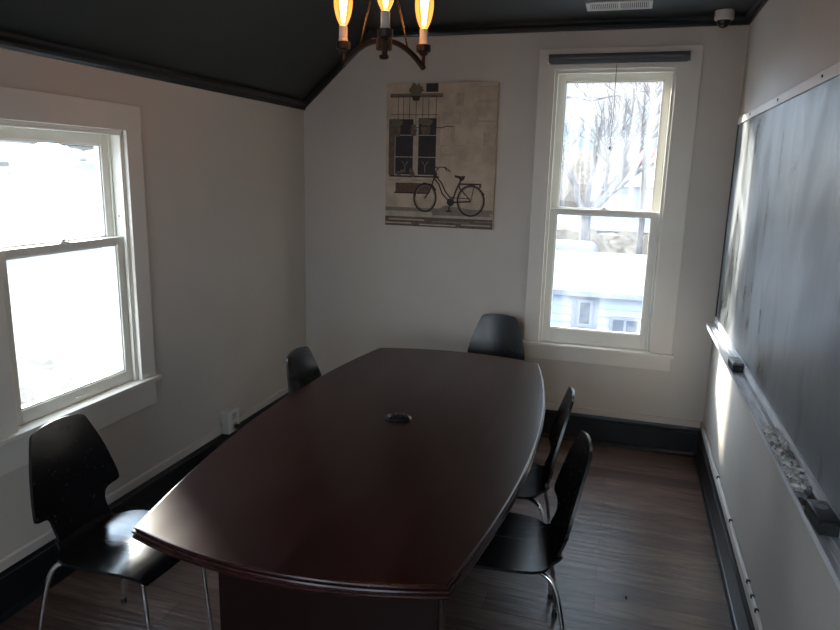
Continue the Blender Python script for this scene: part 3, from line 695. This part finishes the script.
# grey ridge roof of a farther house
fh = empty('far_house', (1.4, 40, GZ)); tag(fh, 'farther house with a long grey roof beyond the hedge', 'house')
b = NB(); box(b, -4, 5, 0, 6, 0, 2.2); obj('wall', b, M['farwall'], fh)
b = NB(); prism(b, [(-.4, 2.1), (3, 3.05), (6.4, 2.1)], fx, -4.3, 5.3); obj('roof', b, mat('grey_roof', (.10, .11, .14), .8), fh)
# hill with building rows and a red roof
hl = 1.8
b = NB(); hump(b, -30, 22, 122, GZ, 8.5, 40, 11, 6); tag(obj('far_tree_line', b, M['hedge']), 'hazy distant tree line on the horizon', 'trees', kind='stuff')
rh = empty('red_roofed_house', (4.2, 96, GZ)); tag(rh, 'distant house with a bright red roof on the skyline', 'house')
b = NB(); box(b, -3, 4, 0, 6, 0, 7.0); obj('wall', b, M['farwall'], rh)
b = NB(); prism(b, [(-.5, 6.9), (3, 9.0), (6.5, 6.9)], fx, -3.4, 4.4); obj('roof', b, M['redroof'], rh)
lw = empty('low_white_house', (-.5, 84, GZ)); tag(lw, 'distant low white-roofed house below the red roof', 'house')
b = NB(); box(b, -4, 4, 0, 6, 0, 4.1); obj('wall', b, M['farwall'], lw)
b = NB(); prism(b, [(-.5, 4.0), (3, 5.6), (6.5, 4.0)], fx, -4.3, 4.3); obj('roof', b, M['roofw'], lw)

def bare_tree(loc, label, sd, trunk, h, spread, lean=0, depth=5, r0=.22, limbs=()):
    g = random.Random(sd); t = empty('bare_tree', loc); tag(t, label, 'tree', 'bare winter trees outside')
    b = NB()
    tube(b, [(0, 0, 0), (.05, 0, trunk*.5), (lean*.3, 0, trunk)], [r0, r0*.85, r0*.75], 8); obj('trunk', b, M['bark'], t, True)
    b = NB()
    def br(p, d, ln, r, k):
        pts = [p]; q = p.copy(); dd = d.copy()
        for i in range(4):
            dd = (dd+Vector((g.uniform(-.22, .22), g.uniform(-.22, .22), g.uniform(-.12, .18)))).normalized(); q = q+dd*ln/4; pts.append(q.copy())
        tube(b, pts, [r, r*.85, r*.7, r*.55], 5, cap=False)
        if k <= 0: return
        for i in range(3 if k > 2 else 2+(g.random() < .6)):
            a = g.uniform(.35, .85); ax = Vector((g.uniform(-1, 1), g.uniform(-1, 1), g.uniform(-.4, .7))).normalized()
            nd = (dd*math.cos(a)+ax*math.sin(a)*spread).normalized(); nd.z += .12
            br(pts[g.choice((2, 3, 4))], nd.normalized(), ln*g.uniform(.62, .82), r*.58, k-1)
    top = Vector((lean*.3, 0, trunk))
    for d in limbs: br(top.copy(), Vector(d).normalized(), h, r0*.6, depth-1)
    obj('branches', b, M['bark'], t); return t
bare_tree((-1.55, 26.6, GZ), 'bare tree with a forked trunk behind the low building', 5, 3.7, 2.3, 1.0, 0, 5, .26, ((-.7, 0, .9), (.1, .1, 1), (.95, 0, .45), (.5, .3, 1)))
bare_tree((.5, 28.5, GZ), 'slender bare tree rising against the sky right of the window', 12, 6.6, 2.0, 1.0, -.3, 5, .14, ((-.5, 0, .8), (.55, 0, .8), (.9, 0, .15), (.1, .1, 1)))
bare_tree((-1.9, 12.5, GZ), 'pale bare trunk at the left edge of the tall window view', 21, 6.0, 1.3, .9, 0, 4, .11, ((-.6, 0, 1), (.2, .1, 1), (.7, 0, .9)))
b = NB(); prism(b, [(-15.5, GZ-.1), (-19.0, 1.2), (-24, 1.9), (-60, 2.2), (-60, GZ-.1)], fy, 5, 60); struct(obj('ground_bank', b, M['snow']))
# left side: trees and shrubs
for i, (x, y, s) in enumerate(((-20.5, 18.2, 1.0), (-27, 25.5, 1.15), (-21.5, 24.6, 1.1), (-31, 33, 1.3))):
    b = NB(); t = empty('dense_tree', (x, y, GZ)); tag(t, ('nearest dark evergreen beyond the left window', 'second dark evergreen beyond the left window', 'third dark evergreen beyond the left window, right part of the pane', 'farthest dark evergreen beyond the left window')[i], 'tree', 'evergreens beyond the left window')
    tube(b, [(0, 0, 0), (0, 0, 6*s)], .2, 8); obj('trunk', b, M['bark'], t)
    b = NB(); g = random.Random(i+40)
    for j in range(26):
        a = g.uniform(0, 2*PI); zz = g.uniform(5.6, 8.5)*max(s, 1); rr = g.uniform(.2, 2.0)*s
        u = bmesh.new(); bmesh.ops.create_icosphere(u, subdivisions=2, radius=1)
        for v_ in u.verts: v_.co *= g.uniform(.75, 1.15)
        merge(b, u, Matrix.Translation((rr*math.cos(a), rr*math.sin(a), zz)) @ Matrix.Diagonal((.9*s, .9*s, .6*s, 1)))
    obj('foliage', b, M['hedgeg'], t)
b = NB(); hump(b, -1.5, 1.5, 0, 0, .7, 9, 33, .8); o = obj('low_shrub', b, M['hedge']); o.location = (-12.4, 11.4, GZ); tag(o, 'low brown shrub on the pale ground below the left window', 'shrub')

# ------------------------------------------------------------------ light
w = bpy.data.worlds.new('sky'); bpy.context.scene.world = w; w.use_nodes = True; N, K = w.node_tree.nodes, w.node_tree.links
bg = N['Background']; tc = N.new('ShaderNodeTexCoord'); mp = N.new('ShaderNodeMapping'); mp.inputs['Scale'].default_value = (1.6, 1.6, 5)
K.new(tc.outputs['Generated'], mp.inputs['Vector'])
n = N.new('ShaderNodeTexNoise'); n.inputs['Scale'].default_value = 2.2; n.inputs['Detail'].default_value = 4; K.new(mp.outputs[0], n.inputs['Vector'])
r = N.new('ShaderNodeValToRGB'); r.color_ramp.elements[0].position = .44; r.color_ramp.elements[0].color = (.50, .72, .95, 1); r.color_ramp.elements[1].position = .64; r.color_ramp.elements[1].color = (1, 1, 1, 1)
K.new(n.outputs['Fac'], r.inputs[0])
sv = Vector((-1, .92, .45)).normalized()
dt = N.new('ShaderNodeVectorMath'); dt.operation = 'DOT_PRODUCT'; dt.inputs[1].default_value = sv; K.new(tc.outputs['Generated'], dt.inputs[0])
mxx = N.new('ShaderNodeMath'); mxx.operation = 'MAXIMUM'; mxx.inputs[1].default_value = 0; K.new(dt.outputs['Value'], mxx.inputs[0])
pw = N.new('ShaderNodeMath'); pw.operation = 'POWER'; pw.inputs[1].default_value = 14; K.new(mxx.outputs[0], pw.inputs[0])
ma = N.new('ShaderNodeMath'); ma.operation = 'MULTIPLY_ADD'; ma.inputs[1].default_value = 15; ma.inputs[2].default_value = .36; K.new(pw.outputs[0], ma.inputs[0])
sx_ = N.new('ShaderNodeSeparateXYZ'); K.new(tc.outputs['Generated'], sx_.inputs[0])
# sky strength added towards the zenith and behind the house to brighten the room
ze_ = N.new('ShaderNodeMapRange'); ze_.inputs['From Min'].default_value = .12; ze_.inputs['From Max'].default_value = .7; ze_.inputs['To Min'].default_value = 0; ze_.inputs['To Max'].default_value = 2.2; K.new(sx_.outputs['Z'], ze_.inputs['Value'])
sm_ = N.new('ShaderNodeMath'); sm_.operation = 'ADD'; K.new(ma.outputs[0], sm_.inputs[0]); K.new(ze_.outputs[0], sm_.inputs[1])
be_ = N.new('ShaderNodeMapRange'); be_.inputs['From Min'].default_value = .2; be_.inputs['From Max'].default_value = -.8; be_.inputs['To Min'].default_value = 0; be_.inputs['To Max'].default_value = 4.2; K.new(sx_.outputs['Y'], be_.inputs['Value'])
s2_ = N.new('ShaderNodeMath'); s2_.operation = 'ADD'; K.new(sm_.outputs[0], s2_.inputs[0]); K.new(be_.outputs[0], s2_.inputs[1])
K.new(r.outputs[0], bg.inputs['Color']); K.new(s2_.outputs[0], bg.inputs['Strength'])
sl = bpy.data.lights.new('sun', 'SUN'); sl.energy = 9.0; sl.angle = math.radians(7); sl.color = (1, .93, .80)
so = bpy.data.objects.new('sun', sl); C.objects.link(so); so.location = (-8, 10, 6)
so.rotation_euler = Vector((1, -.92, -.45)).to_track_quat('-Z', 'Y').to_euler()

# ------------------------------------------------------------------ camera
yaw, pitch, roll, f = -.2939, .2095, .0245, 671.76
cy, sy, cp, sp = math.cos(yaw), math.sin(yaw), math.cos(pitch), math.sin(pitch)
fw = Vector((sy*cp, cy*cp, -sp)); r0 = Vector((cy, -sy, 0)); u0 = r0.cross(fw)
rt = r0*math.cos(roll)+u0*math.sin(roll); up = -r0*math.sin(roll)+u0*math.cos(roll)
cd = bpy.data.cameras.new('camera'); cd.sensor_width = 36; cd.lens = f*36/840; cd.clip_start = .05; cd.clip_end = 500
co = bpy.data.objects.new('camera', cd); C.objects.link(co)
mw = Matrix((rt, up, -fw)).transposed().to_4x4(); mw.translation = Vector((0, 0, 1.8)); co.matrix_world = mw
S = bpy.context.scene; S.camera = co
S.view_settings.view_transform = 'Standard'; S.view_settings.look = 'None'; S.view_settings.gamma = 1; S.view_settings.exposure = .9
S.cycles.max_bounces = 10; S.cycles.diffuse_bounces = 6; S.cycles.transparent_max_bounces = 12; S.cycles.sample_clamp_indirect = 4; S.cycles.sample_clamp_direct = 12
S.cycles.use_denoising = True; S.cycles.caustics_reflective = False; S.cycles.caustics_refractive = False
